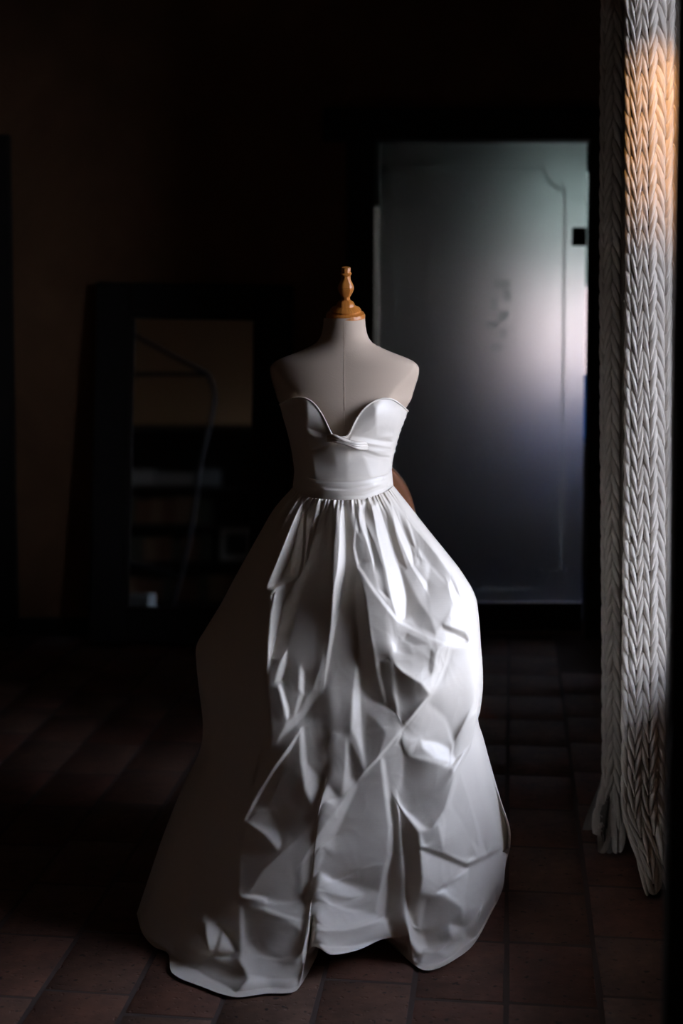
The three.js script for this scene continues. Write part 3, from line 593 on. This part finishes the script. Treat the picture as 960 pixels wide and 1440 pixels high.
// ------------------------------------------------------------------ knit curtain
{
  const cur = thing('knit_curtain', 'heavy grey cable knit curtain hanging in deep folds to the floor beside the window', 'curtain', [0, 0, 0]);
  const top = 2.62;
  // plan of the folds at chest height: [pixel column, distance]
  const plan = [[0, 846, 4.10], [1, 849, 4.06], [2, 862, 4.03], [3, 876, 4.05], [3.5, 882, 4.12], [3.8, 891, 3.90], [4, 883.5, 3.715], [4.4, 882, 3.695], [5, 886, 3.688], [6, 901, 3.685], [7, 921.5, 3.685], [8, 941, 3.705], [8.2, 943, 3.72], [9.05, 958, 3.73], [9.4, 963, 3.78], [9.7, 959, 3.88]];
  const curve = new THREE.CatmullRomCurve3(plan.map(([, u, d]) => V((u - 480) / F * d, 0, d)), false, 'centripetal');
  const onPlan = (a) => { a = clamp(a, 0, 9.7); let i = 1; while (i < plan.length - 1 && plan[i][0] < a) i++; const t = (i - 1 + (a - plan[i - 1][0]) / (plan[i][0] - plan[i - 1][0])) / (plan.length - 1), q = curve.getPoint(clamp(t)); return [q.x, q.z]; };
  const spot = (a, y, out, p) => {
    const [x0, d0] = onPlan(a), [x1, d1] = onPlan(a + 0.05), [x2, d2] = onPlan(a - 0.05);
    let nx = d1 - d2, nd = -(x1 - x2); const l = Math.hypot(nx, nd); nx /= l; nd /= l;          // outward: towards the lens
    const back = a < 3.6 ? 1 : 0, fl = smooth(back ? 0.15 : 0.20, 0.0, y);
    const x = x0 + 0.004 * Math.sin(y * 2.1 + a) + 0.012 * (1.6 - y), d = d0;
    const fx = back ? -0.07 * fl * (1.35 - 0.3 * a) : 0.040 * fl * (1 + 0.3 * noise(a * 1.3, y * 6, 2)) - 0.02 * fl * smooth(8, 9.5, a), fd = back ? -0.20 * fl * smooth(3.6, 2.6, a) : -(0.10 + 0.05 * noise(a * 0.9, 1, 4)) * fl * smooth(9.6, 8.6, a);
    const fy = 0.020 * fl * noise(a * 1.1, 0.3, 6) + (back ? 0.05 * fl * (a < 1.6 ? 1 : 0.3) : 0) * smooth(0.0, 0.04, 0.06 - y * 0.2);
    return p.set(x + fx + nx * out + 0.010 * fl * noise(a * 2.2, y * 9, 3), Math.max(0.004, y + fy), -(d + fd + nd * -out * -1));
  };
  const sheet = gridGeo(150, 160, (s, t, p) => spot(s * 9.7, top * Math.pow(1 - t, 1.15) + 0.006, 0, p));
  const rear = gridGeo(150, 160, (s, t, p) => spot((1 - s) * 9.7, top * Math.pow(1 - t, 1.15) + 0.006, -0.008, p));
  mesh('backing_cloth', mergeGeometries([sheet, rear]), M.curtainBack, cur);
  const leaf = new THREE.SphereGeometry(1, 8, 9);
  const cols = [[0.95, 1.95], [1.95, 3.05], [4.25, 5.0, 'half'], [5.0, 6.0], [6.0, 7.0], [7.0, 8.0], [8.2, 9.05]];
  cols.forEach(([a0, a1, half], c) => {
    const parts = [], q = V();
    const [xa, da] = onPlan(a0), [xb, db] = onPlan(a1), w = Math.hypot(xb - xa, db - da);
    let y = top - 0.02 - (c * 0.037) % 0.1, k = c % 2;
    while (y > 0.03) {
      const len = k ? 0.043 : 0.057;
      for (const s of half ? [1] : [-1, 1]) {
        const g = leaf.clone(), p = g.attributes.position, uv = g.attributes.uv;
        const hl = len * 0.80 + 0.012, hw = (half ? w * 0.55 : w * 0.29), jt = (rnd() - 0.5) * 0.05, jz = (rnd() - 0.5) * 0.0015;
        for (let i = 0; i < p.count; i++) {
          const X = p.getX(i), Y = p.getY(i), Z = p.getZ(i), taper = 1 - 0.30 * Y * -1 * 0.9;                // narrower at its lower tip
          const lx = X * hw * clamp(0.72 + 0.36 * Y, 0.25, 1.05), ly = Y * hl, tilt = (half ? -0.16 : 0.24 * s) + jt;
          const cx = (half ? w * 0.5 : s * w * 0.25) + lx + ly * tilt * 0.72, cy = y - len * 0.4 + ly - Math.abs(lx) * 0.1;
          spot(lerp(a0, a1, clamp((half ? 0 : 0.5) + cx / w, -0.06, 1.06)), Math.max(0.004, cy), 0.002 + Math.max(-0.2, Z) * 0.0165 * (1 + 0.1 * Y) + jz + 0.004 * Y * -1 * (Z > 0 ? 1 : 0), q);
          p.setXYZ(i, q.x, q.y, q.z); uv.setXY(i, X * 0.16 + c * 0.3 + k * 0.21 + s * 0.4, Y * 0.3 + y * 2.3);
        }
        g.computeVertexNormals(); parts.push(g);
      }
      y -= len; k = 1 - k;
    }
    mesh('knit_column', mergeGeometries(parts), M.yarn, cur);
  });
}
{ // rod above the picture
  const rod = thing('curtain_rod', 'dark metal rod carrying the knit curtain by the window', 'curtain rod', [0, 0, 0]);
  mesh('rail', tube([[0.80, 2.66, -4.02], [0.80, 2.66, -3.0], [0.80, 2.66, -2.2]], 0.012, 20, 12), M.bronze, rod);
  for (const z of [-3.9, -2.3]) mesh('bracket', rbox(0.24, 0.02, 0.02, 0.003, 0.91, 2.66, z), M.bronze, rod);
}
{ // small warm ceiling spot lamp above the picture, turned down to the head of the curtain
  const at = V(0.81, 2.72, -2.90), aim = V(0.81, 1.96, -3.70), dir = aim.clone().sub(at).normalize();
  const lamp = thing('spot_lamp', 'small brass ceiling spot lamp turned down to the upper part of the curtain', 'lamp', at.toArray());
  const q = new THREE.Quaternion().setFromUnitVectors(V(0, 1, 0), dir);
  mesh('shade', lathe([[0.012, -0.10], [0.030, -0.09], [0.034, -0.02], [0.036, 0.03], [0.033, 0.03], [0.030, -0.02], [0.0, -0.03]], 32).applyQuaternion(q), M.bronze, lamp);
  mesh('lens', new THREE.CylinderGeometry(0.028, 0.028, 0.004, 28).applyQuaternion(q), std({ color: lin(0.9, 0.7, 0.4), emissive: lin(1, 0.5, 0.16), emissiveIntensity: 1.5 }), lamp);
  mesh('stem', tube([[0, 0.07, 0.05], [0, 0.2, 0.06], [0, 0.575, 0.06]], 0.006, 14, 8), M.bronze, lamp);
  mesh('ceiling_rose', new THREE.CylinderGeometry(0.04, 0.045, 0.02, 28).translate(0, 0.568, 0.06), M.bronze, lamp);
  const light = new THREE.SpotLight(lin(1, 0.45, 0.12), LAMP, 0, 11.5 * D2R, 1); light.name = 'spot_light';
  light.position.copy(dir.clone().multiplyScalar(0.012)); light.target.position.copy(dir); light.castShadow = true; lamp.add(light, light.target);
}

// ------------------------------------------------------------------ leaning mirror
{
  const w = 0.86, h = 1.56, fw = 0.155;
  const m = thing('leaning_mirror', 'tall mirror in a wide black wooden frame leaning against the back wall', 'mirror', [-0.665, 0.012, -6.06]);
  const tilt = new THREE.Group(); tilt.name = 'tilt';
  const turn = (g) => g.rotateZ(-1.0 * D2R).translate(0, 0.008, 0).rotateX(-6 * D2R);
  for (const s of [-1, 1]) mesh('frame_stile', turn(rbox(fw, h, 0.05, 0.012, s * (w / 2 - fw / 2), h / 2, 0.0)), M.blackWood, m);
  for (const y of [fw / 2, h - fw / 2]) mesh('frame_rail', turn(rbox(w - 2 * fw, fw, 0.05, 0.012, 0, y, 0.0)), M.blackWood, m);
  for (const s of [-1, 1]) mesh('frame_bead', turn(rbox(0.018, h - 2 * fw, 0.02, 0.006, s * (w / 2 - fw - 0.007), h / 2, 0.016)), M.darkWood, m);
  mesh('glass', turn(box(w - 2 * fw + 0.01, h - 2 * fw + 0.01, 0.006, 0, h / 2, 0.0)), M.mirror, m);
  mesh('back_board', turn(box(w - 0.04, h - 0.04, 0.01, 0, h / 2, -0.018)), M.darkWood, m);
}
// chair hidden behind the gown: only the edge of its back shows
{
  const c = thing('leather_chair', 'tan leather chair with a rounded back standing just behind the waist of the gown', 'chair', [0.064, 0, -4.24]);
  const s = new THREE.Shape(); const N = 40;
  for (let i = 0; i <= N; i++) { const a = Math.PI * i / N, x = Math.cos(a) * 0.146, y = 0.86 + Math.sin(a) * 0.188; i ? s.lineTo(x, y) : s.moveTo(x, y); }
  s.lineTo(-0.15, 0.5); s.lineTo(0.15, 0.5);
  mesh('backrest', new THREE.ExtrudeGeometry(s, { depth: 0.03, bevelEnabled: true, bevelSize: 0.014, bevelThickness: 0.014, bevelSegments: 4 }).translate(0, 0, -0.02), M.leather, c);
  mesh('seat', rbox(0.36, 0.09, 0.38, 0.03, 0, 0.455, -0.2, 4), M.leather, c);
  for (const x of [-0.14, 0.14]) for (const z of [-0.04, -0.35]) mesh('leg', new THREE.CylinderGeometry(0.018, 0.013, 0.415, 14).translate(x, 0.212, z), M.darkWood, c);
}

// ------------------------------------------------------------------ things that show only in the mirror
{
  const r = thing('tubular_rack', 'dark tubular metal rack with a slanting brace, seen in the mirror', 'rack', [0, 0, 0]);
  const z = -3.2, R = 0.013;
  mesh('post', tube([[-0.86, 1.60, z], [-0.82, 1.46, z], [-0.90, 1.05, z], [-0.96, 0.6, z], [-1.09, 0.012, z]], R, 40, 12), M.steel, r);
  mesh('top_bar', tube([[-0.86, 1.60, z], [-1.1, 1.605, z], [-1.42, 1.60, z - 0.02]], R, 20, 12), M.steel, r);
  mesh('brace', tube([[-0.86, 1.60, z], [-1.1, 1.73, z], [-1.42, 1.90, z]], R, 20, 12), M.steel, r);
  mesh('lower_bar', tube([[-1.02, 0.30, z], [-1.24, 0.36, z], [-1.50, 0.42, z]], R * 1.5, 20, 12), M.steel, r);
  mesh('post', tube([[-1.42, 1.90, z], [-1.46, 1.2, z], [-1.52, 0.012, z]], R, 30, 12), M.steel, r);
}
{
  const b = thing('storage_box', 'pale blue flat storage box on the floor under the tubular rack in the mirror', 'box', [-1.29, 0, -3.22]);
  mesh('carton', rbox(0.19, 0.165, 0.3, 0.006, 0, 0.084, 0), M.paleBox, b);
  mesh('lid', rbox(0.198, 0.03, 0.308, 0.005, 0, 0.182, 0), M.paleBox, b);
}
{
  const k = thing('bookcase', 'dark open bookcase against the far wall, seen in the mirror', 'bookcase', [-1.55, 0, 1.72]);
  const w = 1.6, h = 1.78, d = 0.34;
  mesh('back_panel', box(w, h, 0.015, 0, h / 2, d / 2 - 0.008), M.bookcase, k);
  for (const s of [-1, 1]) mesh('side_panel', box(0.03, h, d, s * (w / 2 - 0.015), h / 2, 0), M.bookcase, k);
  for (const y of [0.06, 0.44, 0.80, 1.17, 1.765]) mesh('shelf', box(w - 0.06, 0.035, d - 0.01, 0, y, 0), M.bookcase, k);
  const X0 = -1.55, Z = 1.68;
  // grey boxes on the top shelf
  [[-2.0, 0.36, 0.15, 'grey'], [-1.62, 0.34, 0.13, 'grey'], [-1.30, 0.22, 0.16, 'pale']].forEach(([x, w2, h2, tone], i) => {
    const o = thing('archive_box', ['grey archive box at the left end of the upper shelf in the mirror', 'flatter grey archive box between two others on the upper shelf', 'pale archive box at the right of the upper shelf in the mirror'][i], 'box', [x, 1.188, Z], 'archive boxes on the upper shelf');
    mesh('carton', rbox(w2, h2 - 0.03, 0.24, 0.004, 0, h2 / 2 - 0.015, 0), tone === 'grey' ? M.greyBox : M.paleBox, o); mesh('lid', rbox(w2 + 0.008, 0.034, 0.248, 0.004, 0, h2 - 0.017, 0), tone === 'grey' ? M.greyBox : M.paleBox, o);
  });
  const f = thing('picture_frame', 'small white picture frame with a dark picture on the shelf in the mirror', 'picture frame', [-1.02, 0.459 + 0.16, Z - 0.06]);
  mesh('picture', box(0.2, 0.18, 0.01, 0, 0.0, 0), M.darkPrint, f);
  for (const s of [-1, 1]) { mesh('frame_side', rbox(0.045, 0.315, 0.022, 0.004, s * 0.135, 0, 0), M.whiteFrame, f); mesh('frame_side', rbox(0.23, 0.05, 0.022, 0.004, 0, s * 0.13, 0), M.whiteFrame, f); }
  const tones = [M.bookBrown, M.bookTan, M.bookGreen], words = ['brown', 'tan', 'olive'], nth = ['first', 'second', 'third', 'fourth', 'fifth', 'sixth', 'seventh', 'eighth', 'ninth', 'tenth'];
  [[-2.27, -1.32, 0.818, 'middle'], [-2.27, -1.30, 0.458, 'lower'], [-2.25, -0.86, 0.078, 'bottom']].forEach(([a, b, y, where]) => {
    let x = a, k = 0; while (x < b && k < 10) {
      const t = 0.09 + rnd() * 0.07, h2 = 0.2 + rnd() * 0.08, q = Math.floor(rnd() * 3);
      const o = thing('binder', words[q] + ' binder, ' + nth[k] + ' from the left on the ' + where + ' shelf in the mirror', 'binder', [x + t / 2, y, Z], 'binders on the ' + where + ' shelf');
      mesh('cover', mergeGeometries([box(0.004, h2, 0.19, -t / 2 + 0.002, h2 / 2, 0), box(0.004, h2, 0.19, t / 2 - 0.002, h2 / 2, 0), box(t, h2, 0.004, 0, h2 / 2, -0.095)]), tones[q], o);
      mesh('pages', box(t - 0.009, h2 - 0.01, 0.18, 0, h2 / 2, 0), M.paper, o);
      x += t + 0.004; k++;
    }
  });
}
renderer.render(scene, camera);
